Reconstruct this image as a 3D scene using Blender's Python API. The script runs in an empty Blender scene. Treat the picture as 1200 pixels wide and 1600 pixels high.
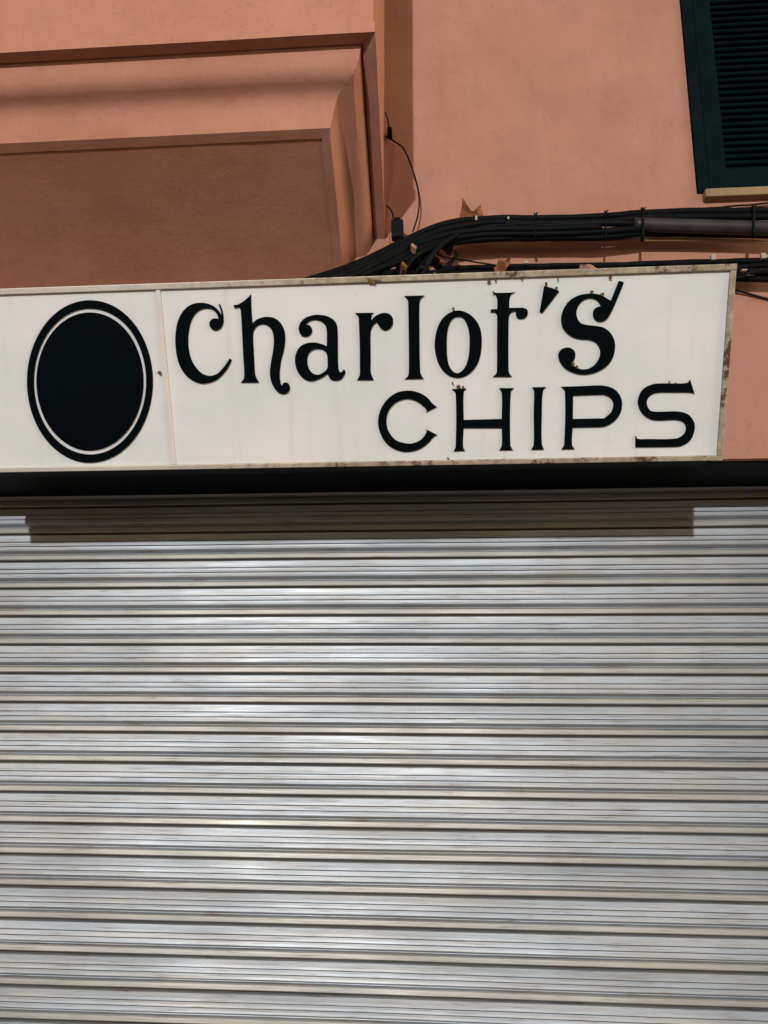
import bpy, bmesh, math, random
from mathutils import Vector, Matrix
from mathutils.geometry import tessellate_polygon
from mathutils import noise as mnoise
random.seed(7)
R = math.radians
scene = bpy.context.scene
COL = scene.collection

# ------------------------------------------------------------------ camera
CAM = Vector((0.0, -2.5, 1.6))
FPX = 1200.0                       # focal length in pixels of the 1200x1600 photograph
wx = Vector((.9974, -.0123, -.0704))    # world X, Z and Y seen from the camera (right, down, forward)
wz = Vector((.0022, -.9792, .2026))
wx.normalize(); wz = (wz - wx*wz.dot(wx)).normalized()
wy = wz.cross(wx) * 1.0
if wy.z < 0: wy = -wy
right = Vector((wx.x, wy.x, wz.x)); down = Vector((wx.y, wy.y, wz.y)); fwd = Vector((wx.z, wy.z, wz.z))
cam_data = bpy.data.cameras.new("camera")
cam = bpy.data.objects.new("camera", cam_data); COL.objects.link(cam)
m = Matrix((right, -down, -fwd)).transposed().to_4x4(); m.translation = CAM
cam.matrix_world = m
cam_data.sensor_fit = 'VERTICAL'; cam_data.sensor_height = 24.0
cam_data.lens = FPX/1600*24.0
cam_data.clip_start = .05; cam_data.clip_end = 500
scene.camera = cam

def ray(x, y):
    return (right*(x-600) + down*(y-800) + fwd*FPX).normalized()
def atY(x, y, Y):
    d = ray(x, y); return CAM + d*((Y-CAM.y)/d.y)
def atZ(x, y, Z):
    d = ray(x, y); return CAM + d*((Z-CAM.z)/d.z)
def atX(x, y, X):
    d = ray(x, y); return CAM + d*((X-CAM.x)/d.x)

# ------------------------------------------------------------------ light
EL, AZ = 12.0, 9.0                 # low lamp light from in front, a little to the left
world = bpy.data.worlds.new("World"); scene.world = world; world.use_nodes = True
nt = world.node_tree; nt.nodes.clear()
out = nt.nodes.new("ShaderNodeOutputWorld")
sky = nt.nodes.new("ShaderNodeTexSky"); sky.sky_type = 'NISHITA'; sky.sun_disc = False
sky.sun_elevation = R(EL); sky.sun_rotation = R(180+AZ)
bg1 = nt.nodes.new("ShaderNodeBackground"); bg1.inputs[1].default_value = .022
nt.links.new(sky.outputs[0], bg1.inputs[0])
bg2 = nt.nodes.new("ShaderNodeBackground"); bg2.inputs[0].default_value = (1, .62, .38, 1); bg2.inputs[1].default_value = .21
add = nt.nodes.new("ShaderNodeAddShader")
nt.links.new(bg1.outputs[0], add.inputs[0]); nt.links.new(bg2.outputs[0], add.inputs[1]); 
# glow of the lamps further down the street, low on the right
tc = nt.nodes.new("ShaderNodeTexCoord"); dp = nt.nodes.new("ShaderNodeVectorMath"); dp.operation = 'DOT_PRODUCT'
gd = Vector((1, -.34, .04)).normalized(); dp.inputs[1].default_value = gd
nt.links.new(tc.outputs['Generated'], dp.inputs[0])
rp = nt.nodes.new("ShaderNodeMapRange"); rp.inputs[1].default_value = .86; rp.inputs[2].default_value = .99; rp.inputs[3].default_value = 0; rp.inputs[4].default_value = 7.0
nt.links.new(dp.outputs['Value'], rp.inputs[0])
bg3 = nt.nodes.new("ShaderNodeBackground"); bg3.inputs[0].default_value = (1, .82, .58, 1); nt.links.new(rp.outputs[0], bg3.inputs[1])
add2 = nt.nodes.new("ShaderNodeAddShader"); nt.links.new(add.outputs[0], add2.inputs[0]); nt.links.new(bg3.outputs[0], add2.inputs[1])
nt.links.new(add2.outputs[0], out.inputs[0])
sd = bpy.data.lights.new("sun", 'SUN'); sd.energy = 2.5; sd.angle = R(1.0); sd.color = (1, .985, .965)
sun = bpy.data.objects.new("sun", sd); COL.objects.link(sun)
ldir = Vector((math.sin(R(AZ))*math.cos(R(EL)), math.cos(R(AZ))*math.cos(R(EL)), -math.sin(R(EL))))
sun.rotation_euler = ldir.to_track_quat('-Z', 'Y').to_euler(); sun.location = (-1, -6, 4)
scene.view_settings.view_transform = 'Standard'; scene.view_settings.look = 'None'
scene.view_settings.exposure = 0.0; scene.view_settings.gamma = 1.0

# ------------------------------------------------------------------ materials
def newmat(name):
    mt = bpy.data.materials.new(name); mt.use_nodes = True
    return mt, mt.node_tree, mt.node_tree.nodes["Principled BSDF"]
def N(t, kind, **kw):
    n = t.nodes.new(kind)
    for k, v in kw.items(): setattr(n, k, v)
    return n
def coords(t, scale=(1,1,1), rot=(0,0,0)):
    g = N(t, "ShaderNodeNewGeometry"); mp = N(t, "ShaderNodeMapping")
    mp.inputs['Scale'].default_value = scale; mp.inputs['Rotation'].default_value = rot
    t.links.new(g.outputs['Position'], mp.inputs[0]); return mp.outputs[0]
def noise(t, vec, scale, detail=5, rough=.6):
    n = N(t, "ShaderNodeTexNoise"); n.inputs['Scale'].default_value = scale
    n.inputs['Detail'].default_value = detail; n.inputs['Roughness'].default_value = rough
    t.links.new(vec, n.inputs['Vector']); return n.outputs[0]
def ramp(t, fac, stops):
    r = N(t, "ShaderNodeValToRGB"); e = r.color_ramp.elements
    while len(e) < len(stops): e.new(.5)
    for i, (p, c) in enumerate(stops):
        e[i].position = p; e[i].color = (c[0], c[1], c[2], 1) if not isinstance(c, (int, float)) else (c, c, c, 1)
    t.links.new(fac, r.inputs[0]); return r.outputs[0]
def mix(t, fac, a, b, mode='MIX'):
    n = N(t, "ShaderNodeMix", data_type='RGBA', blend_type=mode)
    if isinstance(fac, (int, float)): n.inputs[0].default_value = fac
    else: t.links.new(fac, n.inputs[0])
    for s, v in ((6, a), (7, b)):
        if isinstance(v, tuple): n.inputs[s].default_value = (*v, 1)
        else: t.links.new(v, n.inputs[s])
    return n.outputs[2]
def bump(t, h, strength, dist, normal=None):
    b = N(t, "ShaderNodeBump"); b.inputs['Strength'].default_value = strength; b.inputs['Distance'].default_value = dist
    t.links.new(h, b.inputs['Height'])
    if normal: t.links.new(normal, b.inputs['Normal'])
    return b.outputs[0]

def stucco(name, base, var, stain, rough=.85):
    mt, t, p = newmat(name)
    v = coords(t); vs = coords(t, (6, 6, .9))
    c = mix(t, ramp(t, noise(t, v, 3.0, 6), [(.35, 0), (.7, 1)]), base, var)
    c = mix(t, ramp(t, noise(t, vs, 2.6, 7, .65), [(.52, 0), (.8, .55)]), c, stain)
    c = mix(t, ramp(t, noise(t, v, 7, 8, .72), [(.50, 0), (.72, .5)]), c, tuple(x*.80 for x in base))
    c = mix(t, ramp(t, noise(t, v, 55, 3), [(.64, 0), (.76, .5)]), c, tuple(x*.5 for x in base))
    w = N(t, "ShaderNodeTexVoronoi", feature='DISTANCE_TO_EDGE'); w.inputs['Scale'].default_value = 1.3
    wm = N(t, "ShaderNodeVectorMath"); wm.operation = 'ADD'; nz = N(t, "ShaderNodeTexNoise"); nz.inputs['Scale'].default_value = 5; nz.inputs['Detail'].default_value = 6
    t.links.new(v, nz.inputs['Vector']); t.links.new(v, wm.inputs[0]); t.links.new(nz.outputs[1], wm.inputs[1]); t.links.new(wm.outputs[0], w.inputs['Vector'])
    c = mix(t, ramp(t, w.outputs[0], [(0, .35), (.0035, 0)]), c, tuple(x*.5 for x in base))
    t.links.new(c, p.inputs['Base Color']); p.inputs['Roughness'].default_value = rough
    p.inputs['Specular IOR Level'].default_value = .25
    b = bump(t, noise(t, v, 200, 5, .75), .55, .002)
    b = bump(t, noise(t, v, 9, 5, .6), .5, .006, b)
    t.links.new(b, p.inputs['Normal']); return mt
M_wall = stucco("pink_stucco", (.335, .166, .118), (.385, .195, .145), (.26, .138, .090))
M_bay = stucco("pink_stucco_bay", (.41, .185, .124), (.465, .225, .160), (.33, .155, .088))
M_sill = stucco("sill_stone", (.27, .20, .12), (.20, .14, .085), (.12, .09, .06))

def simple(name, col, rough=.5, metal=0, bs=None, spec=.5, var=None, vscale=20):
    mt, t, p = newmat(name)
    if var:
        c = mix(t, ramp(t, noise(t, coords(t), vscale, 5), [(.4, 0), (.65, 1)]), col, var); t.links.new(c, p.inputs['Base Color'])
    else: p.inputs['Base Color'].default_value = (*col, 1)
    p.inputs['Roughness'].default_value = rough; p.inputs['Metallic'].default_value = metal
    p.inputs['Specular IOR Level'].default_value = spec
    if bs: t.links.new(bump(t, noise(t, coords(t), bs[0], 4), bs[1], bs[2]), p.inputs['Normal'])
    return mt
M_green = simple("dark_green_paint", (.001, .006, .0075), .65, 0, (60, .3, .002), .03, (.002, .009, .011), 14)
M_lintel = simple("dark_green_metal", (.0012, .003, .004), .6, 0, (40, .2, .002), .05, (.002, .005, .006), 6)
M_black = simple("black_letter_plastic", (.0015, .003, .004), .5, 0, None, .02, (.0015, .004, .005), 5)
M_cable = simple("black_cable_rubber", (.002, .0035, .0045), .6, 0, (90, .3, .001), .07, (.004, .005, .006), 25)
M_cable2 = simple("dusty_black_cable", (.004, .005, .006), .6, 0, (90, .3, .001), .1, (.008, .008, .008), 30)
M_conduit = simple("grey_conduit", (.035, .030, .032), .45, 0, (30, .25, .002), .3, (.02, .018, .02), 12)
M_pale = simple("pale_batten", (.34, .235, .14), .7, 0, (60, .3, .002), .3, (.30, .19, .11), 14)
M_redcab = simple("pink_painted_cable", (.36, .12, .08), .7, 0, None, .3)
M_clip = simple("grey_clip", (.30, .27, .24), .5)
M_leaf = simple("dry_leaf", (.24, .095, .04), .8, 0, (80, .4, .002), .1, (.12, .05, .03), 40)
M_leaf2 = simple("pale_dry_leaf", (.42, .27, .20), .8, 0, (80, .4, .002), .1, (.25, .13, .09), 40)
M_grime = simple("brown_grime", (.07, .035, .018), .95, 0, (300, .8, .002), .05, (.22, .14, .05), 160)
M_pave = simple("pale_paving", (.50, .44, .38), .8, 0, (30, .3, .004), .3, (.42, .37, .32), 3)
M_road = simple("asphalt", (.055, .052, .05), .9, 0, (80, .5, .004), .3, (.04, .04, .04), 5)
M_dark = simple("dark_interior", (.01, .01, .01), .9)

# acrylic sign face: milky white, faint vertical run marks and dust
mt, t, p = newmat("milky_acrylic"); M_acryl = mt
c = mix(t, ramp(t, noise(t, coords(t, (1, 1, 1.6)), 3.2, 4), [(.35, 0), (.65, 1)]), (.585, .64, .635), (.67, .67, .69))
c = mix(t, ramp(t, noise(t, coords(t, (14, 1, .8)), 2.0, 4), [(.56, 0), (.8, .4)]), c, (.54, .51, .45))
c = mix(t, ramp(t, noise(t, coords(t), 90, 2), [(.73, 0), (.79, .5)]), c, (.3, .22, .15))
t.links.new(c, p.inputs['Base Color']); p.inputs['Roughness'].default_value = .38; p.inputs['Specular IOR Level'].default_value = .35
# sign frame: dulled aluminium with rust and grime
mt, t, p = newmat("grimy_aluminium"); M_alu = mt
c = mix(t, ramp(t, noise(t, coords(t), 30, 6, .7), [(.4, 0), (.62, 1)]), (.40, .34, .27), (.24, .20, .145))
c = mix(t, ramp(t, noise(t, coords(t, (1, 1, 1)), 17, 7, .75), [(.54, 0), (.60, 1)]), c, (.085, .04, .02))
g_ = N(t, "ShaderNodeNewGeometry"); sx_ = N(t, "ShaderNodeSeparateXYZ"); t.links.new(g_.outputs['Position'], sx_.inputs[0])
mr_ = N(t, "ShaderNodeMapRange"); mr_.inputs[1].default_value = -1.0; mr_.inputs[2].default_value = -.3; mr_.inputs[3].default_value = .15; mr_.inputs[4].default_value = 1
t.links.new(sx_.outputs[0], mr_.inputs[0])
c = mix(t, mr_.outputs[0], (.56, .53, .50), c)
t.links.new(c, p.inputs['Base Color']); p.inputs['Roughness'].default_value = .5; p.inputs['Metallic'].default_value = .25
t.links.new(bump(t, noise(t, coords(t), 120, 5), .4, .002), p.inputs['Normal'])
M_alu_clean = simple("pale_aluminium", (.62, .59, .57), .5, 0, (80, .2, .001), .4, (.58, .55, .52), 20)
# galvanised shutter
mt, t, p = newmat("galvanised_shutter"); M_shut = mt
v = coords(t); vh = coords(t, (.9, 1, 26)); vh2 = coords(t, (2.2, 1, 90))
c = mix(t, ramp(t, noise(t, coords(t, (1, 1, 4.5)), 1.5, 5), [(.35, 0), (.65, 1)]), (.255, .295, .335), (.345, .385, .43))
c = mix(t, ramp(t, noise(t, vh, 2.0, 6, .6), [(.45, 0), (.72, .7)]), c, (.32, .305, .27))
c = mix(t, ramp(t, noise(t, vh2, 2.6, 6, .7), [(.54, 0), (.64, .8)]), c, (.13, .11, .085))
c = mix(t, ramp(t, noise(t, coords(t, (1, 1, 7)), 3.5, 7, .7), [(.50, 0), (.72, .4)]), c, (.30, .275, .23))
c = mix(t, ramp(t, noise(t, coords(t, (7, 1, 60)), 2.1, 6, .7), [(.70, 0), (.74, .55)]), c, (.62, .61, .58))
t.links.new(c, p.inputs['Base Color']); p.inputs['Metallic'].default_value = .38
rr = ramp(t, noise(t, coords(t, (.8, 1, 14)), 2.5, 5), [(.3, .42), (.7, .58)]); t.links.new(rr, p.inputs['Roughness'])
b = bump(t, noise(t, vh2, 3, 4), .12, .002); b = bump(t, noise(t, coords(t, (1.2, 1, 5)), 2.0, 4), .10, .010, b); t.links.new(b, p.inputs['Normal'])
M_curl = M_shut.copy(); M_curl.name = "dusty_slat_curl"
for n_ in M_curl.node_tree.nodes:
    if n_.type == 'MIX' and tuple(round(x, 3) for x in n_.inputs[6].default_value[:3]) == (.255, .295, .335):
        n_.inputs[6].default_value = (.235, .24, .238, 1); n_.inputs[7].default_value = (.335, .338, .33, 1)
M_joint = simple("dark_slat_joint", (.035, .03, .025), .9)  # darker tone for the narrow joints between slats

# ------------------------------------------------------------------ mesh helpers
class MB:
    def __init__(s): s.v = []; s.f = []; s.mi = []
    def add(s, vs, fs, mi=0):
        o = len(s.v); s.v += [tuple(x) for x in vs]; s.f += [tuple(o+i for i in f) for f in fs]; s.mi += [mi]*len(fs)
    def box(s, x0, x1, y0, y1, z0, z1):
        vs = [(x, y, z) for x in (x0, x1) for y in (y0, y1) for z in (z0, z1)]
        s.add(vs, [(0,1,3,2), (4,6,7,5), (0,4,5,1), (2,3,7,6), (0,2,6,4), (1,5,7,3)])
    def tube(s, pts, rad, n=8, cap=True):
        P = [Vector(q) for q in pts]; rings = []; up = Vector((0, 0, 1))
        for i, q in enumerate(P):
            tg = (P[min(i+1, len(P)-1)] - P[max(i-1, 0)]).normalized()
            a = tg.cross(up)
            if a.length < .05: a = tg.cross(Vector((0, 1, 0)))
            a.normalize(); b = tg.cross(a); r = rad if not isinstance(rad, (list, tuple)) else rad[i]
            rings.append([q + (a*math.cos(k*2*math.pi/n) + b*math.sin(k*2*math.pi/n))*r for k in range(n)])
        vs = [x for r_ in rings for x in r_]; fs = []
        for i in range(len(P)-1):
            for k in range(n): fs.append((i*n+k, i*n+(k+1) % n, (i+1)*n+(k+1) % n, (i+1)*n+k))
        if cap: fs += [tuple(range(n)), tuple((len(P)-1)*n+k for k in range(n))]
        s.add(vs, fs)
    def poly(s, outer, holes, place, thick, back=0.0):
        """outer/holes 2-D loops; place(u, v, h) -> 3-D with height h off the plane"""
        loops = [outer]+holes
        tess = tessellate_polygon([[Vector((a, b, 0)) for a, b in L] for L in loops])
        flat = [q for L in loops for q in L]; n = len(flat)
        vs = [place(a, b, thick) for a, b in flat] + [place(a, b, back) for a, b in flat]
        fs = [tuple(t_) for t_ in tess] + [tuple(i+n for i in reversed(t_)) for t_ in tess]
        o = 0
        for L in loops:
            k = len(L)
            for i in range(k): j = (i+1) % k; fs.append((o+i, o+j, o+j+n, o+i+n))
            o += k
        s.add(vs, fs)
    def build(s, name, mat, parent=None, smooth=False, bevel=0, seg=2):
        me = bpy.data.meshes.new(name); me.from_pydata(s.v, [], s.f)
        bm = bmesh.new(); bm.from_mesh(me); bmesh.ops.recalc_face_normals(bm, faces=bm.faces)
        if bevel: bmesh.ops.bevel(bm, geom=list(bm.edges), offset=bevel, segments=seg, affect='EDGES', profile=.6)
        bm.to_mesh(me); bm.free()
        me.materials.append(mat)
        if smooth:
            for p_ in me.polygons: p_.use_smooth = True
        o = bpy.data.objects.new(name, me); COL.objects.link(o)
        if parent is not None:
            o.parent = parent; bpy.context.view_layer.update() if False else None
            o.matrix_parent_inverse = Matrix.Translation(-world_loc(parent))
        return o
def world_loc(o):
    l = o.location.copy()
    while o.parent: 
        o = o.parent
        if o.type == 'EMPTY': l = l + o.location if False else l
    return l
def tag(o, label=None, cat=None, group=None, kind=None):
    if label: o['label'] = label
    if cat: o['category'] = cat
    if group: o['group'] = group
    if kind: o['kind'] = kind
    return o
def empty(name, loc, parent=None):
    o = bpy.data.objects.new(name, None); COL.objects.link(o); o.location = loc
    if parent is not None:
        o.parent = parent; o.matrix_parent_inverse = Matrix.Translation(-parent.location)
    return o
def cr(P, n=6, closed=False):
    P = [Vector(q) for q in P]; outp = []; L = len(P)
    segs = L if closed else L-1
    for i in range(segs):
        if closed: a, b, c_, d = P[i-1], P[i], P[(i+1) % L], P[(i+2) % L]
        else:
            a = P[i-1] if i else P[i]*2-P[i+1]; b = P[i]; c_ = P[i+1]; d = P[i+2] if i+2 < L else P[i+1]*2-P[i]
        # centripetal-ish: limit tangents by segment length
        l = (c_-b).length
        m1 = (c_-a); m2 = (d-b)
        m1 = m1.normalized()*l if m1.length > 1e-9 else m1; m2 = m2.normalized()*l if m2.length > 1e-9 else m2
        for k in range(n):
            t_ = k/n; t2 = t_*t_; t3 = t2*t_
            outp.append(b*(2*t3-3*t2+1) + m1*(t3-2*t2+t_) + c_*(-2*t3+3*t2) + m2*(t3-t2))
    if not closed: outp.append(P[-1])
    return outp
def outline(pts, n=5):
    """closed loop of (x, y) or (x, y, 1) for corners -> smoothed 2-D loop"""
    idx = [i for i, q in enumerate(pts) if len(q) > 2]
    if not idx: return [(q.x, q.y) for q in cr([(a[0], a[1], 0) for a in pts], n, True)]
    res = []; L = len(pts)
    for a in range(len(idx)):
        i = idx[a]; j = idx[(a+1) % len(idx)]
        if j <= i: j += L
        run = [(pts[k % L][0], pts[k % L][1], 0) for k in range(i, j+1)]
        if len(run) == 2: res.append((run[0][0], run[0][1])); continue
        s_ = cr(run, n); res += [(q.x, q.y) for q in s_[:-1]]
    return res

# ------------------------------------------------------------------ key dimensions
ZL = atY(1200, 716, 0).z                     # underside of the wall over the shopfront
YS = atZ(600, 768, ZL).y                     # plane of the roller shutter
print("ZL", ZL, "YS", YS)

# ------------------------------------------------------------------ ground
g = MB(); g.box(-30, 30, -1.9, 4.0, -.2, 0); tag(g.build("pavement", M_pave), kind="structure")
g = MB(); g.box(-30, 30, -60, -1.902, -.3, -.12); tag(g.build("road", M_road), kind="structure")

# ------------------------------------------------------------------ building
bld = empty("building", (0, .3, 0))
tag(bld, "salmon pink stuccoed building front with corbelled bay and dark louvred window", "building")
XJL, XJR = -2.15, 1.75
wn = dict(x0=atY(1066, 5, 0).x)                                    # left edge of the window frame
def sheet(mb, x0, x1, z0, z1, y, nx, nz, amp=.002, seed=0):
    vs = []; 
    for i in range(nx+1):
        for k in range(nz+1):
            x = x0+(x1-x0)*i/nx; z = z0+(z1-z0)*k/nz
            e = 0 if (k in (0, nz) or i in (0, nx)) else amp*(mnoise.noise(Vector((x*2.5+seed, z*2.5, 3))))
            vs.append((x, y+e, z))
    mb.add(vs, [(i*(nz+1)+k, (i+1)*(nz+1)+k, (i+1)*(nz+1)+k+1, i*(nz+1)+k+1) for i in range(nx) for k in range(nz)])
WX0 = atY(1088, 296, 0).x; WZ0 = atY(1090, 303, 0).z               # lower left corner of the window opening
WX1 = WX0+1.0; WZ1 = WZ0+1.5
wl = MB()
sheet(wl, -4.5, WX0, ZL, 6.0, 0, 60, 50)
sheet(wl, WX0, WX1, ZL, WZ0, 0, 16, 16); sheet(wl, WX0, WX1, WZ1, 6, 0, 16, 16); sheet(wl, WX1, 5, ZL, 6, 0, 16, 30)
wl.box(-4.5, 5, .002, .12, ZL, ZL+.02) if False else None
sheet(wl, -4.5, XJL, 0, ZL, 0, 12, 16); sheet(wl, XJR, 5, 0, ZL, 0, 12, 16)
# reveals: underside of the wall, jambs, window reveal, back
wl.add([(XJL, 0, ZL), (XJR, 0, ZL), (XJR, .03, ZL), (XJL, .03, ZL)], [(0,1,2,3)])
wl.add([(XJL, 0, 0), (XJL, YS+.1, 0), (XJL, YS+.1, ZL), (XJL, 0, ZL)], [(0,1,2,3)])
wl.add([(XJR, 0, 0), (XJR, YS+.1, 0), (XJR, YS+.1, ZL), (XJR, 0, ZL)], [(0,1,2,3)])
wl.add([(WX0, 0, WZ0), (WX0, .2, WZ0), (WX0, .2, WZ1), (WX0, 0, WZ1)], [(0,1,2,3)])
wl.add([(WX1, 0, WZ0), (WX1, .2, WZ0), (WX1, .2, WZ1), (WX1, 0, WZ1)], [(0,1,2,3)])
wl.add([(WX0, 0, WZ0), (WX1, 0, WZ0), (WX1, .2, WZ0), (WX0, .2, WZ0)], [(0,1,2,3)])
wl.add([(-4.5, .6, 0), (5, .6, 0), (5, .6, 6), (-4.5, .6, 6)], [(0,1,2,3)])
wl.add([(-4.5, 0, 6), (5, 0, 6), (5, .6, 6), (-4.5, .6, 6)], [(0,1,2,3)])
wl.build("wall", M_wall, bld)
li = MB(); li.box(XJL, XJR, .03, YS+.12, ZL-.004, ZL+.05)
li.build("lintel", M_lintel, bld, bevel=.002)

# bay: fascia, corbelled moulding (front run and right return), soffit
TA = math.tan(R(25))                          # the underside runs down towards the wall
zw_ = atY(608, 374, 0).z; d_ = ray(586, 50)
tt = (zw_ - TA*CAM.y - CAM.z)/(d_.z + TA*d_.y); pB = CAM + d_*tt
XB, YB, HB = pB.x, pB.y, pB.z
print("bay", XB, YB, HB)
XBL = -3.2
bay = empty("bay", (XB, YB, HB), bld)
bay['label'] = "corbelled bay projecting at upper left with moulded underside"
# inset, drop from the bottom of the fascia
prof = [(.0, -.0), (.035, 0), (.037, -.012), (.041, .004), (.045, .020), (.052, .033), (.063, .044), (.079, .050), (.097, .055), (.110, .063), (.119, .077), (.125, .096), (.132, .118), (.158, .1255)]
pc = []; SC = 1.0; DIP = .06
for i in range(len(prof)-1):
    a, b = prof[i], prof[i+1]; pc.append(a)
pc.append(prof[-1])
mo = MB(); NX = 30
rows = []
for (ins, dr) in pc:
    ins *= 1.12; dr *= 1.62 if dr > 0 else 1
    row = []
    for k in range(NX+1):
        x = XBL + (XB-ins-XBL)*k/NX
        e = .0012*mnoise.noise(Vector((x*3, dr*20, 1)))
        row.append((x, YB+ins+e, HB-dr*SC+e*.6))
    for k in range(1, 25):
        y = YB+ins + (.02-(YB+ins))*k/24
        e = .0012*mnoise.noise(Vector((y*3, dr*20, 5)))
        row.append((XB-ins+e-.013*(y-YB)/(-YB), y, HB-dr*SC+TA*ins-TA*(y-YB)+e*.6-DIP*min(1, ins/.15)*((y-YB-ins)/(-YB))**2))
    rows.append(row)
def run(rws):
    W_ = len(rws[0]); mo.add([q for r_ in rws for q in r_], [(i*W_+k, i*W_+k+1, (i+1)*W_+k+1, (i+1)*W_+k) for i in range(len(rws)-1) for k in range(W_-1)])
run([r_[:NX+1] for r_ in rows]); run([r_[NX:] for r_ in rows])
o = mo.build("cornice_moulding", M_bay, bay)
for p_ in o.data.polygons: p_.use_smooth = True
o.data.set_sharp_from_angle(angle=R(38)) if hasattr(o.data, 'set_sharp_from_angle') else None
so = MB(); i0 = .157*1.12; z0_ = HB-.1235*1.62; y0_ = YB+i0; ny = 12
rows = [(y0_ + (.03-y0_)*k/ny, z0_-TA*(.03-y0_)*k/ny-DIP*(((.03-y0_)*k/ny)/(-YB))**2) for k in range(ny+1)]
for (xa, xb) in ((XBL, XB-i0),):
    for up in (0, .06):
        o0 = len(so.v)
        so.add([(x-(.013*(a-YB)/(-YB) if x == xb else 0), a, b+up) for (a, b) in rows for x in (xa, xb)], [(2*k, 2*k+1, 2*k+3, 2*k+2) for k in range(ny)])
so.build("soffit", M_bay, bay)
fa = MB()
# fascia wall with a slightly proud lip at its foot
fp = [(.0, 0), (0, .034), (-.006, .040) , (-.006, 1.9)]
rows = []
for (pr, up) in fp:
    ins = -pr
    row = [(XBL + (XB-ins-XBL)*k/NX, YB+ins+.0015*mnoise.noise(Vector((k*.3, up*4, 9))), HB+up+.001) for k in range(NX+1)] + [(XB-ins-.013*k/10, YB+ins+(.02-YB-ins)*k/10, HB+up+.001-TA*(-YB)*k/10*(1 if up < 1 else 0)) for k in range(1, 11)]
    rows.append(row)
W = len(rows[0])
fa.add([q for r_ in rows for q in r_], [(i*W+k, i*W+k+1, (i+1)*W+k+1, (i+1)*W+k) for i in range(len(rows)-1) for k in range(W-1)])
fa.build("fascia", M_bay, bay)

# window: frame, louvred shutter leaf, sill
win = empty("window", (WX0, 0, WZ0), bld)
FY = -.012
fr = MB(); fw = .042
fr.box(WX0+.002, WX0+fw, FY, .06, WZ0, WZ1); fr.box(WX1-fw, WX1-.002, FY, .06, WZ0, WZ1); fr.box(WX0+fw, WX1-fw, FY, .06, WZ1-fw, WZ1-.002)
fr.build("frame", M_green, win, bevel=.003)
lf = MB(); lx0 = WX0+fw+.003; lx1 = WX1-fw-.003; st = .062; y0, y1 = -.006, .034
lz0 = WZ0+.006; lz1 = WZ1-fw-.004; br = .085
lf.box(lx0, lx0+st, y0, y1, lz0, lz1); lf.box(lx1-st, lx1, y0, y1, lz0, lz1)
lf.box(lx0+st, lx1-st, y0+.001, y1, lz0, lz0+br); lf.box(lx0+st, lx1-st, y0+.001, y1, lz1-.1, lz1)
lf.build("shutter_leaf", M_green, win, bevel=.0025)
lv = MB(); z = lz0+br+.012; pitch = .0262
while z < lz1-.11:
    c_, s_ = math.cos(R(52)), math.sin(R(52)); hw, ht = .019, .0035
    cy = .014
    pts = []
    for (a, b) in ((-hw, -ht), (hw, -ht), (hw, ht), (-hw, ht)):
        pts.append((cy + a*c_*1 - b*s_, z + a*s_ + b*c_))
    vs = [(x, q[0], q[1]) for x in (lx0+st-.002, lx1-st+.002) for q in pts]
    lv.add(vs, [(0,1,2,3), (7,6,5,4), (0,4,5,1), (1,5,6,2), (2,6,7,3), (3,7,4,0)])
    z += pitch
lv.build("louvres", M_green, win, bevel=.0012)
bk = MB(); bk.box(lx0, lx1, .12, .14, lz0, lz1); bk.build("pane", M_dark, win)
si = MB(); sx = atY(1103, 312, -.03).x; si.box(sx, WX1+.05, -.035, .06, WZ0-.034, WZ0-.002); si.build("sill", M_sill, win, bevel=.006)

# ------------------------------------------------------------------ roller shutter
sh = empty("roller_shutter", (0, YS, 0))
tag(sh, "closed ribbed galvanised metal roller shutter with grime streaks under the shop sign", "roller shutter")
P = (atY(100, 1008.5, YS).z - atY(100, 1191.5, YS).z)/4
zref = atY(100, 1008.5, YS).z
print("pitch", P)
# fraction down from the joint, forward offset (m)
sp = [(0, -.003), (.012, .006), (.03, .0095), (.10, .0099), (.18, .0103), (.25, .0111), (.268, .0050), (.285, .0100), (.35, .0105), (.415, .0115), (.432, .0052), (.45, .0104), (.51, .0109), (.575, .0120), (.595, .0105), (.695, -.0035), (.712, -.003), (.738, .0042), (.77, .0062), (.83, .0070), (.90, .0078), (.928, .0062), (.943, .001), (.955, -.0045), (.985, -.0045)]
ztop = ZL+.12; nsl = int((zref-0)/P)
cu = MB(); kx = 48; X0, X1 = XJL+.01, XJR-.01
k0 = -int((ztop-zref)/P)-1; prof_all = []
for k in range(k0, 40):
    zt = zref - k*P
    if zt < .12: break
    tl = .09*mnoise.noise(Vector((k*1.7, 5, 1)))
    for (f, o_) in sp: prof_all.append((zt - f*P, o_*1.4 + (tl*(f-.3)*P if f < .6 else 0), k, f))
vs = []
for (z, o_, k, f) in prof_all:
    for i in range(kx+1):
        x = X0+(X1-X0)*i/kx
        bow = .0022*mnoise.noise(Vector((x*1.3, k*.35, 2))) + .0012*mnoise.noise(Vector((x*6, k*3.1, 4)))
        sag = .0016*mnoise.noise(Vector((x*1.1, k*.6, 8))) + (.0055*(max(0, 1.1-z))**1.5)*(-1 if True else 1)*((x+.2)/1.5)**2*.9
        tw = .16*mnoise.noise(Vector((x*.9, k*2.3, 12)))+.07*mnoise.noise(Vector((x*4, k*5.1, 15)))
        tw *= (f-.3 if f < .6 else (f-.84)*.8 if .74 < f < .93 else 0)*P
        vs.append((x, YS-o_+bow+tw, z+sag))
Wd = kx+1; n = len(prof_all)
cu.add(vs, [(a*Wd+i, a*Wd+i+1, (a+1)*Wd+i+1, (a+1)*Wd+i) for a in range(n-1) for i in range(kx)])
oc = cu.build("slat_curtain", M_shut, sh); oc.data.materials.append(M_joint); oc.data.materials.append(M_curl)
ns = len(sp)
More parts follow.
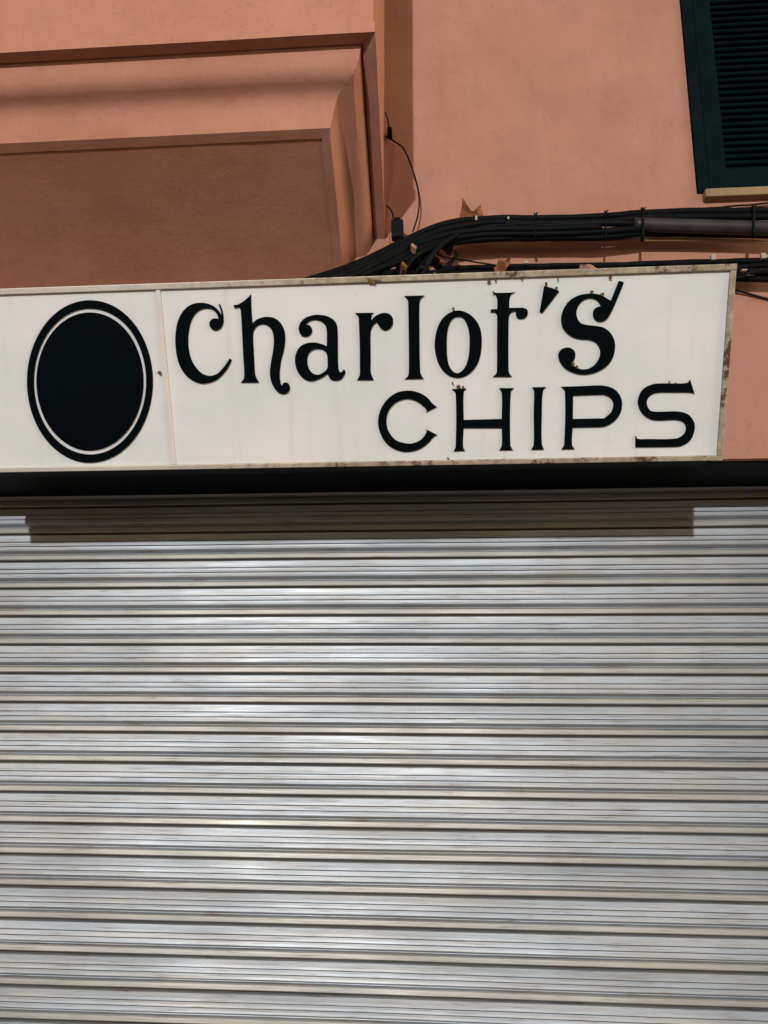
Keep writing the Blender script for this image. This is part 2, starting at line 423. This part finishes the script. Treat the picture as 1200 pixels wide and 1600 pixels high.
for p_ in oc.data.polygons:
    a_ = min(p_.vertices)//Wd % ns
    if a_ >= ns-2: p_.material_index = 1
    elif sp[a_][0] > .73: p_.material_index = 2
bb = MB(); bb.box(X0, X1, YS-.02, YS+.02, .01, prof_all[-1][0]); bb.build("bottom_bar", M_shut, sh, bevel=.004)
for xx in (XJL, XJR-.06):
    gr = MB(); gr.box(xx, xx+.06, YS-.045, YS-.02, 0, ZL-.006); gr.build("guide_rail", M_shut, sh, bevel=.003)

# ------------------------------------------------------------------ shop sign
SB = -.215
pbr = atY(1128.5, 719, SB)
d = ray(1151, 412); ptr = CAM + d*((pbr.x-CAM.x)/d.x)
XSR = pbr.x; XSL = -1.70
vdir = Vector((0, ptr.y-pbr.y, ptr.z-pbr.z)); HS = vdir.length; vdir.normalize()
nrm = Vector((0, -vdir.z, vdir.y))                                 # outwards, towards the street
if nrm.y > 0: nrm = -nrm
print("sign", pbr, ptr, "H", HS, "tilt", math.degrees(math.atan2(-vdir.y, vdir.z)))
O = Vector((0, pbr.y, pbr.z))
def place(u, v, h): return O + Vector((u, 0, 0)) + vdir*v + nrm*h
def tosign(x, y, h=0.0):
    d_ = ray(x, y); o_ = O + nrm*h; t_ = (o_-CAM).dot(nrm)/d_.dot(nrm); q = CAM + d_*t_ - o_
    return (q.x, q.dot(vdir))
sg = empty("shop_sign", (0, pbr.y, pbr.z))
tag(sg, "long white rusty-framed shop sign with black letters Charlot's CHIPS above the shutter", "sign")
def pbox(mb, u0, u1, v0, v1, h0, h1):
    vs = [place(u, v, h) for u in (u0, u1) for v in (v0, v1) for h in (h0, h1)]
    mb.add(vs, [(0,1,3,2), (4,6,7,5), (0,4,5,1), (2,3,7,6), (0,2,6,4), (1,5,7,3)])
FWD = .0175
# cabinet behind the face, reaching back to the wall
cb = MB()
q = [place(XSL+.004, .004, -.012), place(XSL+.004, HS-.004, -.012)]
y_b, z_b, y_t, z_t = q[0].y, q[0].z, q[1].y, q[1].z
sec = [(y_b, z_b), (y_t, z_t), (y_t+.10, z_t-.035), (-.001, z_b+.19), (-.001, z_b+.03)]
vs = [(x, a, b) for x in (XSL+.004, XSR-.004) for (a, b) in sec]
cb.add(vs, [(0,1,2,3,4), (9,8,7,6,5)] + [(i, (i+1) % 5, (i+1) % 5+5, i+5) for i in range(5)])
cb.build("cabinet", M_lintel, sg)
# face panels either side of the divider
dv0 = tosign(243.5, 452)[0]; dv1 = tosign(250.5, 452)[0]
for (a, b) in ((XSL+FWD-.004, dv0+.003), (dv1-.003, XSR-FWD+.004)):
    f_ = MB(); pbox(f_, a, b, FWD-.004, HS-FWD+.004, -.010, -.003); f_.build("face_panel", M_acryl, sg)
def rail(name, a, b, c_, d_, mat=M_alu, h=.006):
    f_ = MB(); pbox(f_, a, b, c_, d_, -.014, h); return f_.build(name, mat, sg, bevel=.0022)
rail("frame_rail", XSL, XSR, HS-FWD, HS); rail("frame_rail", XSL, XSR, 0, FWD*.85)
rail("frame_rail", XSR-FWD, XSR-.0006, FWD*.86, HS-FWD-.0006); rail("frame_rail", XSL+.0006, XSL+FWD, FWD*.86, HS-FWD-.0006)
rail("divider", dv0, dv1, FWD*.86, HS-FWD-.0006, M_alu_clean, .003)
u_, v_ = tosign(251, 582)
sc = MB(); ang = [k*math.pi/5 for k in range(10)]
sc.poly([(u_+.005*math.cos(a)-.003, v_+.005*math.sin(a)) for a in ang], [], place, .007, .0); sc.build("screw", M_grime, sg)

Z = {1: (260, 450, 7.5), 2: (360, 450, 7.5), 3: (450, 450, 7.0588), 4: (600, 440, 7.0588), 5: (740, 430, 7.5), 6: (850, 430, 7.5), 7: (570, 580, 4.6154), 8: (830, 580, 4.4444)}
letters = [
 (1, [(622,183,1),(650,250),(665,340),(660,420),(625,480),(570,497),(520,470),(503,415),(525,370),(570,355),(608,362,1),(598,320),(560,265),(510,240),(450,238),(390,258),(330,310),(285,390),(262,480),(250,600),(258,720),(290,840),(350,940),(420,1005),(510,1030),(600,1000),(660,940),(705,880),(738,828,1),(762,842,1),(720,930),(660,1010),(580,1080),(480,1115),(400,1118),(310,1085),(220,1015),(160,920),(122,800),(105,660),(108,520),(130,400),(175,300),(240,225),(320,183),(410,172),(490,185),(560,220),(610,270),(645,320,1),(635,260),(614,196,1)], []),
 (2, [(238,72,1),(243,250),(255,420,1),(300,375),(370,345),(440,337),(520,355),(590,415),(630,500),(640,600),(625,720),(595,840),(578,940),(575,1040),(585,1110),(600,1150,1),(620,1115),(655,1108),(690,1140),(692,1190),(660,1235),(610,1243),(550,1215),(495,1140),(467,1050),(463,960),(478,850),(500,730),(508,620),(500,540),(470,470),(420,430),(370,422),(310,445),(272,500),(262,560),(268,700),(275,850),(283,990),(300,1050),(332,1107,1),(122,1107,1),(155,1065),(162,1000),(150,800),(135,500),(122,280),(110,235),(85,225),(48,238,1),(35,198,1),(80,195),(160,150),(225,92)], []),
 (3, [(195,400,1),(240,415),(265,465),(240,520),(190,537),(140,515),(117,450),(135,385),(190,330),(270,300),(340,295),(430,310),(500,350),(535,400),(545,470),(548,700),(555,890),(575,930),(600,918),(610,900,1),(630,915),(620,960),(580,1010),(520,1022),(470,1005),(445,970),(432,945,1),(380,985),(300,1020),(240,1027),(160,990),(100,910),(78,820),(85,730),(130,650),(200,610),(280,600),(360,615),(428,642,1),(428,560),(425,460),(400,395),(350,360),(290,350),(230,370)], [[(430,740),(400,690),(340,670),(270,685),(225,730),(210,790),(225,880),(270,940),(330,957),(390,930),(433,885),(436,810)]]),
 (3, [(738,275,1),(940,272,1),(918,310),(912,360,1),(950,320),(1010,285),(1070,273),(1130,295),(1158,350),(1140,430),(1080,467),(1025,445),(995,400),(975,375,1),(940,410),(912,470),(908,560),(910,800),(912,930),(945,1015,1),(762,1015,1),(790,960),(792,850),(790,600),(782,400),(778,330),(765,300)], []),
 (4, [(225,158,1),(445,152,1),(405,190),(390,240),(390,600),(398,980),(410,1030),(438,1072,1),(228,1075,1),(262,1045),(273,990),(272,600),(265,230),(255,190)], []),
 (4, [(820,318),(920,345),(1010,420),(1065,530),(1078,680),(1050,860),(980,980),(890,1045),(800,1060),(700,1025),(620,940),(572,820),(558,690),(580,540),(635,420),(720,345)], [[(820,385),(770,400),(720,470),(697,570),(692,700),(700,850),(730,950),(780,1003),(830,1005),(890,950),(930,840),(943,700),(938,560),(905,450),(865,395)]]),
 (5, [(220,188,1),(265,207,1),(440,203,1),(487,198,1),(440,225),(420,280),(418,382,1),(580,380,1),(625,400),(637,440),(610,495),(550,512),(505,490),(495,440),(490,418,1),(450,430),(418,470),(410,560),(408,900),(410,1100),(420,1150),(450,1190,1),(230,1190,1),(268,1150),(275,1080),(275,800),(276,500),(265,445),(240,432),(200,432,1),(205,400,1),(278,395,1),(278,300),(262,235)], []),
 (5, [(828,125,1),(920,150,1),(1003,188,1),(805,445,1),(775,425,1)], []),
 (6, [(880,65,1),(938,82,1),(870,250),(800,410),(740,510),(680,545),(620,535),(580,490),(580,420),(620,375),(670,362,1),(630,300),(570,270),(500,275),(430,320),(385,400),(385,480),(420,550),(480,578),(580,590),(690,610),(770,665),(825,760),(832,870),(800,980),(730,1070),(620,1135),(480,1165),(370,1150),(260,1100),(190,1020),(168,940),(195,880),(250,850),(310,852),(355,885),(368,940),(350,1000),(325,1025,1),(370,1075),(450,1103),(540,1090),(610,1035),(655,950),(655,870),(610,790),(530,757),(440,750),(350,730),(260,670),(210,590),(203,490),(235,390),(300,300),(400,238),(510,217),(620,220),(710,255),(785,300,1)], []),
 (7, [(443,297,1),(520,258,1),(490,235),(450,190),(390,155),(310,140),(220,160),(140,230),(98,330),(105,430),(155,520),(230,568),(310,582),(400,560),(465,510),(495,475),(522,460,1),(443,420,1),(445,440),(410,490),(350,520),(290,520),(220,495),(170,430),(155,360),(170,290),(220,230),(300,200),(370,215),(425,255),(445,280)], []),
 (7, [(630,130,1),(732,125,1),(713,150),(713,352,1),(988,345,1),(988,160),(970,122,1),(1075,122,1),(1053,150),(1050,530),(1068,570,1),(972,570,1),(988,535),(988,410,1),(712,410,1),(708,540),(722,575,1),(642,577,1),(655,545),(655,160)], []),
 (8, [(8,112,1),(105,110,1),(82,135),(74,300),(74,500),(90,545,1),(2,545,1),(18,510),(18,300),(20,140)], []),
 (8, [(210,108,1),(280,106),(360,103),(500,100),(570,120),(615,165),(632,225),(620,290),(580,345),(520,382),(480,388,1),(288,392,1),(284,510),(302,542,1),(212,543,1),(230,510),(235,140)], [[(292,170,1),(500,162,1),(545,180),(570,220),(560,280),(510,328,1),(290,332,1)]]),
 (8, [(1105,60,1),(1135,157,1),(1110,148),(1000,147),(870,150),(820,175),(803,220),(825,270),(870,282),(1020,280),(1090,300),(1130,350),(1135,410),(1105,480),(1040,520),(980,525),(725,528,1),(725,448,1),(742,470),(800,472),(1010,468),(1060,440),(1077,400),(1060,355),(1010,338),(860,340),(790,310),(748,250),(745,190),(780,125),(850,90),(920,85),(1085,82)], []),
]
LH = .002
for (reg, outer, holes) in letters:
    ox, oy, s_ = Z[reg]
    cv = lambda L: [tosign(ox+a/s_, oy+b/s_, LH) for a, b in outline(L)]
    lm = MB(); lm.poly(cv(outer), [cv(h_) for h_ in holes], place, LH, -.0028); lm.build("letter", M_black, sg)
# plain black stencil emblem (a generic stand-in for the printed motif)
def oval(k_, n_=28): return [(140+98*k_*math.cos(a*6.28318/n_), 596+127*k_*math.sin(a*6.28318/n_)) for a in range(n_)]
cv2 = lambda L: [tosign(a, b, LH) for a, b in outline(L)]
lm = MB(); lm.poly(cv2(oval(1)), [cv2(oval(.90))], place, LH, -.0028); em = oval(.85)
lm.poly(cv2(em), [], place, LH, -.0028); lm.build("emblem", M_black, sg)['label'] = "plain black oval emblem with a thin outer ring at the left end"
# grime clumps caught on the tops of letters and on the frame
def clump(u, v, r, h=.003):
    mb = MB(); n_ = 9
    L = [(u+r*(.5+random.random())*math.cos(k*6.283/n_), v+r*(.5+random.random()*.9)*math.sin(k*6.283/n_)) for k in range(n_)]
    mb.poly(L, [], place, h+.003, h-.004); return mb
for (x, y, r) in ((853,443,2.6),(869,450,2.4),(764,440,2.6),(775,437,1.8),(815,434,2.2),(925,456,2.2),(941,460,2.6),(954,433,2.4),(707,598,1.6),(717,604,3),(724,605,2),(708,482,2),(895,569,2.6),(901,573,2.3),(872,436,1.2),(578,438,3.6),(584,441,2.6),(1046,597,1.4),(771,457,1.3),(1056,599,1.2),(1016,718,1.8),(700,716,1.5),(1019,716,2)):
    u, v = tosign(x, y, .004); clump(u, v, r*.0019, .004).build("grime_clump", M_grime, sg)

# ------------------------------------------------------------------ cables
def cable(pts, rpx, label, name="cable", mat=M_cable, group=None, cat="cable", n=8):
    P3 = [atY(x, y, -dd) for (x, y, dd) in pts]; q = cr(P3, 7)
    ph = random.uniform(0, 50); am = .0016 if rpx > 3 else .0022
    if name in ("cable", "wire"): q = [a + Vector((0, am*mnoise.noise(Vector((a.x*14, ph, 0))), am*1.3*mnoise.noise(Vector((a.x*14, ph, 7))))) for a in q]
    mb = MB(); mb.tube(q, rpx*.00208, n)
    o = mb.build(name, mat, None, smooth=True)
    return tag(o, label, cat, group)
J = lambda a: random.uniform(-a, a)
gU = "black cables bundled along the wall"
base = [(470,440,.26),(540,418,.21),(600,392,.15),(650,368,.11),(700,350,.09),(760,342,.085),(850,341,.085),(940,339,.085),(1010,333,.08),(1100,331,.08),(1215,330,.08)]
def off(dy, dd=0, j=1.2, pts=base): return [(x+J(3), y+dy*(1 if x > 690 else .9)+J(j), d_+dd) for x, y, d_ in pts]
cable(off(0), 5.6, "topmost thick black cable of the bundle above the sign", group=gU)
cable(off(8, .012), 6.0, "second black cable from top of the bundle, standing furthest out", group=gU)
cable([(x, y, d_) for x, y, d_ in off(17, .014, 1.0) if x < 1010], 6.4, "middle black cable of the bundle, ending at the grey conduit", group=gU)
cable([(x, y, d_) for x, y, d_ in off(24, .006, 1.0) if x < 1010], 6.2, "lower black cable of the bundle just above its bottom edge", group=gU)
cable([(x, y, d_) for x, y, d_ in off(31, -.004, .8) if x < 1010], 5.2, "lowest black cable of the bundle, close to the pink wall", group=gU)
cable([(560,452,.12),(600,440,.10),(640,418,.08),(665,392,.08),(700,372,.085),(760,358,.09),(860,352,.10),(960,348,.10),(1005,350,.09)], 4.0, "black cable climbing from the sign top into the cable bundle", group=gU, mat=M_cable2)
cable([(610,446,.10),(640,424,.09),(668,396,.08),(706,366,.10),(780,352,.105),(900,348,.105),(1000,346,.095)], 2.4, "thin dusty cable lying over the front of the black bundle", group=gU, mat=M_cable2)
cable([(990,351,.09),(1060,353,.09),(1130,355,.09),(1215,357,.09)], 11.5, "thick grey conduit running right under the window sill", "conduit", M_conduit, cat="conduit", n=16)
cable([(700,356,.085),(800,350,.09),(900,349,.09),(1012,349,.085)], 5.6, "black cable running in the middle of the bundle up to the conduit", group=gU)
cable([(990,366,.07),(1080,367,.07),(1215,369,.07)], 4.2, "black cable right underneath the thick grey conduit", group=gU)
cable([(860,376,.05),(960,375,.05),(1080,375,.05),(1215,379,.05)], 3.0, "pale beige strip below the grey conduit", "batten", M_pale, cat="strip")
cable([(940,338,.03),(1020,331,.02),(1110,325,.015),(1215,316,.012)], 1.6, "thin black cable rising towards the window sill", group=gU)
gL = "black cables along the top edge of the sign"
lo = [(560,440,.11),(640,427,.08),(700,420,.05),(850,416,.04),(960,414,.04),(1080,410,.04),(1150,408,.04),(1215,407,.04)]
cable(lo, 5.0, "upper black cable lying along the top edge of the sign", group=gL)
cable([(x, y+9+J(1), d_+.015) for x, y, d_ in lo], 4.6, "second black cable half hidden by the sign's top edge", group=gL)
cable([(1040,416,.06),(1110,419,.06),(1160,423,.06),(1215,428,.05)], 5.5, "black cable leaving the sign's upper right corner", group=gL)
cable([(1040,428,.05),(1110,433,.05),(1160,435,.05),(1215,437,.05)], 5.5, "lowest thick black cable right of the sign corner", group=gL)
cable([(1100,421,.085),(1150,429,.085),(1215,417,.085)], 2.4, "thin black cable crossing the thicker ones right of the sign", group=gL, mat=M_cable2)
cable([(1120,446,.03),(1160,456,.012),(1185,463,.008),(1215,471,.008)], 1.8, "thin dark cable drooping across the pink wall right of the sign", mat=M_cable2)
# tangle beside the bay
gT = "tangle of black cables beside the bay"
tangle = [
 ([(602,445,.12),(622,420,.10),(648,396,.10),(662,366,.08)], 4.2, "steep black cable in the middle of the tangle"),
 ([(630,448,.10),(640,425,.11),(654,405,.12),(668,380,.09),(690,360,.06)], 3.4, "black cable curving up into the bundle from the tangle"),
 ([(652,448,.09),(650,425,.10),(660,402,.11),(652,378,.08)], 3.0, "upright black cable at the right of the tangle"),
 ([(510,446,.22),(560,430,.18),(610,425,.14),(660,428,.10)], 4.5, "black cable lying low at the left of the tangle"),
 ([(520,434,.25),(570,412,.19),(610,398,.14),(640,392,.12),(680,385,.07),(704,384,.03)], 3.0, "black cable hooked onto the wall under the bundle"),
 ([(640,440,.11),(655,420,.13),(668,398,.11),(650,392,.10),(640,410,.10),(662,432,.10)], 2.0, "small looped black cable in the tangle"),
 ([(575,446,.15),(600,430,.15),(630,418,.13),(655,412,.10),(690,414,.07)], 3.0, "black cable crossing the tangle level with the leaves"),
]
tangle += [
 ([(480,448,.27),(540,436,.22),(590,420,.17),(640,404,.13),(690,380,.10),(740,366,.09)], 6.0, "thick black cable rising out of the left of the tangle into the bundle"),
 ([(490,452,.25),(550,446,.20),(610,438,.15),(670,432,.11),(730,428,.08)], 6.0, "thick black cable lying just above the sign's edge at the left"),
 ([(640,452,.10),(660,430,.12),(672,404,.13),(690,382,.12),(716,366,.10)], 5.0, "thick black cable bending up beside the small black loop"),
 ([(628,446,.14),(634,420,.15),(650,400,.14),(676,388,.12)], 4.0, "black cable rising just left of the tangle's middle"),
 ([(648,452,.12),(668,428,.12),(664,408,.12),(676,396,.11)], 3.0, "kinked black cable right above the sign's rusty edge"),
]
for pts, r_, lab in tangle: cable(pts, r_, lab, group=gT)
for k in range(7):
    x0 = 575+k*16; P_ = [(x0+J(8), 446, .15+J(.02))]
    for q_ in range(4): P_.append((P_[-1][0]+8+J(14), 446-14*(q_+1)+J(7), max(.05, P_[-1][2]-.012+J(.012))))
    cable(P_, random.uniform(1.2, 2.2), "thin black wire straggling through the tangle beside the bay", "wire", group="thin wires straggling in the tangle", cat="wire")
cable([(664,394,.09),(700,402,.08),(745,410,.08),(795,418,.08)], 1.4, "thin straight black wire slanting down past the dry leaves", "wire", cat="wire")
cable([(603,213,.012),(616,221,.03),(630,232,.04),(642,258,.04),(652,290,.04),(655,318,.035),(652,340,.035),(645,362,.04)], 1.35, "thin black wire arching down the wall beside the bay", "wire", cat="wire")
cable([(607,222,.006),(618,232,.006),(616,270,.006),(610,310,.006),(606,350,.006),(609,380,.01)], .8, "thin pinkish wire painted like the wall beside the bay", "wire", M_redcab, cat="wire")
cable([(604,321,.03),(612,330,.05),(616,345,.05)], 1.3, "short black wire end poking out above the dark connector", "wire", cat="wire")
cable([(602,176,.01),(606,188,.02),(608,205,.03),(607,214,.03)], 1.2, "short black wire end sticking up on the dark bracket", "wire", cat="wire")
def blob(name, x, y, dd, wpx, hpx, dpt, label, cat, mat=M_cable):
    c_ = atY(x, y, -dd); mb = MB(); w = wpx*.00104; h_ = hpx*.00104
    mb.box(c_.x-w, c_.x+w, -dd-dpt/2, -dd+dpt/2, c_.z-h_, c_.z+h_)
    mb.box(c_.x-w*.45, c_.x+w*.5, -dd-dpt*.35, -dd+dpt*.3, c_.z+h_*.98, c_.z+h_*1.35)
    return tag(mb.build(name, mat, None, bevel=.003), label, cat)
blob("cable_connector", 621, 360, .06, 20, 32, .035, "dark box connector standing up out of the cable tangle", "connector")
blob("wall_bracket", 609, 208, .022, 8, 14, .03, "small dark bracket on the wall beside the bay, halfway up", "bracket")
def tie(x, y0, y1, dd, label, r_=1.6, mat=M_cable):
    a = atY(x, y0, -dd+.01); b = atY(x+1, y0+4, -dd-.018); c_ = atY(x+1.5, (y0+y1)/2, -dd-.022); e = atY(x+1, y1-4, -dd-.014); f_ = atY(x, y1, -dd+.012)
    mb = MB(); mb.tube(cr([a, b, c_, e, f_], 5), r_*.00208, 6)
    g_ = atY(x+4, y0, -dd); mb.tube([b, b+(g_-b)*.3+Vector((.006, -.004, .008))], .0028, 5)
    tag(mb.build("cable_tie", mat, None, smooth=True), label, "cable tie", "cable ties round the bundle")
tie(945, 330, 376, .095, "cable tie round the bundle left of the conduit's end")
tie(1003, 326, 376, .092, "black cable tie round the end of the grey conduit", 2.6)
tie(1176, 323, 371, .092, "black cable tie round the conduit under the window sill", 2.4)
tie(835, 334, 376, .098, "cable tie round the bundle above the sign's apostrophe")
def clip(x, y, dd, w, h_, label, mat=M_clip):
    c_ = atY(x, y, -dd); mb = MB(); mb.box(c_.x-w, c_.x+w, -dd-.008, -dd+.006, c_.z-h_, c_.z+h_)
    tag(mb.build("cable_clip", mat, None, bevel=.002), label, "cable clip", "pale cable clips")
clip(744, 342, .11, .004, .009, "pale clip on the bundle below the large dry leaf")
clip(794, 342, .11, .0035, .005, "small white clip on the bundle left of the apostrophe")
clip(822, 411, .06, .007, .005, "greenish clip on the lower cable above the apostrophe")
clip(1114, 403, .055, .008, .010, "grey square clip on the lower cable near the sign's corner")
clip(1192, 401, .055, .008, .010, "grey clip on the lower cable at the photo's right edge")
clip(1162, 423, .10, .009, .0025, "flat silver clip beside the sign's top right corner")

# ------------------------------------------------------------------ dry leaves
def leaf(x, y, dd, size, rot, tilt, label, mat, lobes=5, group="dry leaves caught in the cables", seed=0):
    rnd = random.Random(seed); L = []
    for k in range(lobes):
        a = math.pi*(.14 + .72*k/(lobes-1)); ln = size*(1.0 if k == lobes//2 else .85)*rnd.uniform(.85, 1.1)
        L.append((ln*math.cos(a), ln*math.sin(a)))
        if k < lobes-1:
            b = math.pi*(.14 + .72*(k+.5)/(lobes-1)); L.append((size*.56*math.cos(b), size*.56*math.sin(b)))
    L += [(-size*.30, -size*.12), (-size*.03, -size*.1), (-size*.02, -size*.5), (size*.02, -size*.5), (size*.03, -size*.1), (size*.30, -size*.12)]
    dens = []
    for i in range(len(L)):
        a, b = Vector((*L[i], 0)), Vector((*L[(i+1) % len(L)], 0)); dens += [a, a.lerp(b, .33)+Vector((rnd.uniform(-1, 1), rnd.uniform(-1, 1), 0))*size*.02, a.lerp(b, .67)+Vector((rnd.uniform(-1, 1), rnd.uniform(-1, 1), 0))*size*.02]
    c_ = atY(x, y, -dd); cr_, sr = math.cos(R(rot)), math.sin(R(rot)); ct, stt = math.cos(R(tilt)), math.sin(R(tilt))
    def pl(u, v, h):
        w = (u*u*1.6 + abs(v)*v*1.2)/size*.45 + h + .08*size*math.sin(u/size*7+seed)
        u2, v2 = u*cr_-v*sr, u*sr+v*cr_
        return Vector((c_.x+u2, c_.y - w*ct - v2*stt*.6, c_.z + v2*ct - w*stt))
    mb = MB(); mb.poly([(q.x, q.y) for q in dens], [], pl, .0006, 0)
    tag(mb.build("dry_leaf", mat), label, "leaf", group)
def leafpx(pts, dd, label, mat, seed, curl=.01):
    rnd = random.Random(seed); P2 = [atY(x, y, -dd) for x, y in pts]
    cx = sum(q.x for q in P2)/len(P2); cz = sum(q.z for q in P2)/len(P2); dens = []
    for i in range(len(P2)):
        a, b = P2[i], P2[(i+1) % len(P2)]; l = (a-b).length
        for k in range(5):
            q = a.lerp(b, k/5); n_ = mnoise.noise(Vector((q.x*220, q.z*220, seed)))*l*.09
            dens.append((q.x-cx+(n_ if k else 0), q.z-cz+(n_*.7 if k else 0)))
    def pl(u, v, h): return Vector((cx+u, -dd + h - 14*curl*(u*u*12+v*v*6) + curl*math.sin((u+v)*90+seed), cz+v))
    # interior points let the blade curl
    mb = MB(); c0 = (0.0, 0.0); n = len(dens)
    for h0 in (0, .0008):
        ring1 = [pl(u, v, h0) for u, v in dens]; ring2 = [pl(u*.5, v*.5, h0+.002) for u, v in dens]
        mb.add(ring1+ring2+[pl(0, 0, h0-.001)], [(i, (i+1) % n, (i+1) % n+n, i+n) for i in range(n)] + [(i+n, (i+1) % n+n, 2*n) for i in range(n)])
    tag(mb.build("dry_leaf", mat), label, "leaf", "dry leaves caught in the cables")
leafpx([(717,350),(719,334),(722,312),(729,322),(737,331),(743,334),(746,326),(751,319),(755,336),(756,350),(736,358)], .075, "largest brown dry leaf standing up behind the upper cable bundle", M_leaf, 3)
leafpx([(773,426),(772,417),(778,410),(783,401),(787,408),(792,403),(799,398),(797,410),(794,417),(789,426)], .10, "reddish brown dry leaf caught on the lower cable above the letter t", M_leaf, 5)
leafpx([(671,394),(678,386),(690,379),(710,370),(714,376),(702,384),(715,390),(708,398),(692,401),(680,398)], .07, "curled orange brown leaf lying in the cables below the bundle", M_leaf, 8, .02)
leafpx([(668,404),(680,399),(694,402),(706,410),(690,414),(676,418)], .07, "brown leaf wedged just below the curled orange one", M_leaf, 11, .02)
leafpx([(662,414),(670,411),(679,418),(687,425),(680,434),(674,424)], .12, "small pale dry leaf on the sign top right of the tangle", M_leaf2, 13)
leafpx([(641,392),(647,376),(652,384),(650,396),(644,404)], .135, "tan leaf stuck among the tangled cables", M_leaf2, 17, .02)
leafpx([(622,430),(628,414),(634,405),(638,418),(632,432)], .15, "brown leaf at the foot of the steep tangled cable", M_leaf, 23, .02)
leafpx([(906,413),(914,415),(924,415),(936,421),(930,427),(906,428)], .10, "pale dry leaf lying on the sign's top edge above the letter s", M_leaf2, 29)
leafpx([(690,380),(704,374),(712,368),(716,374),(706,380),(694,384)], .06, "pale leaf tucked right under the black bundle", M_leaf2, 31)
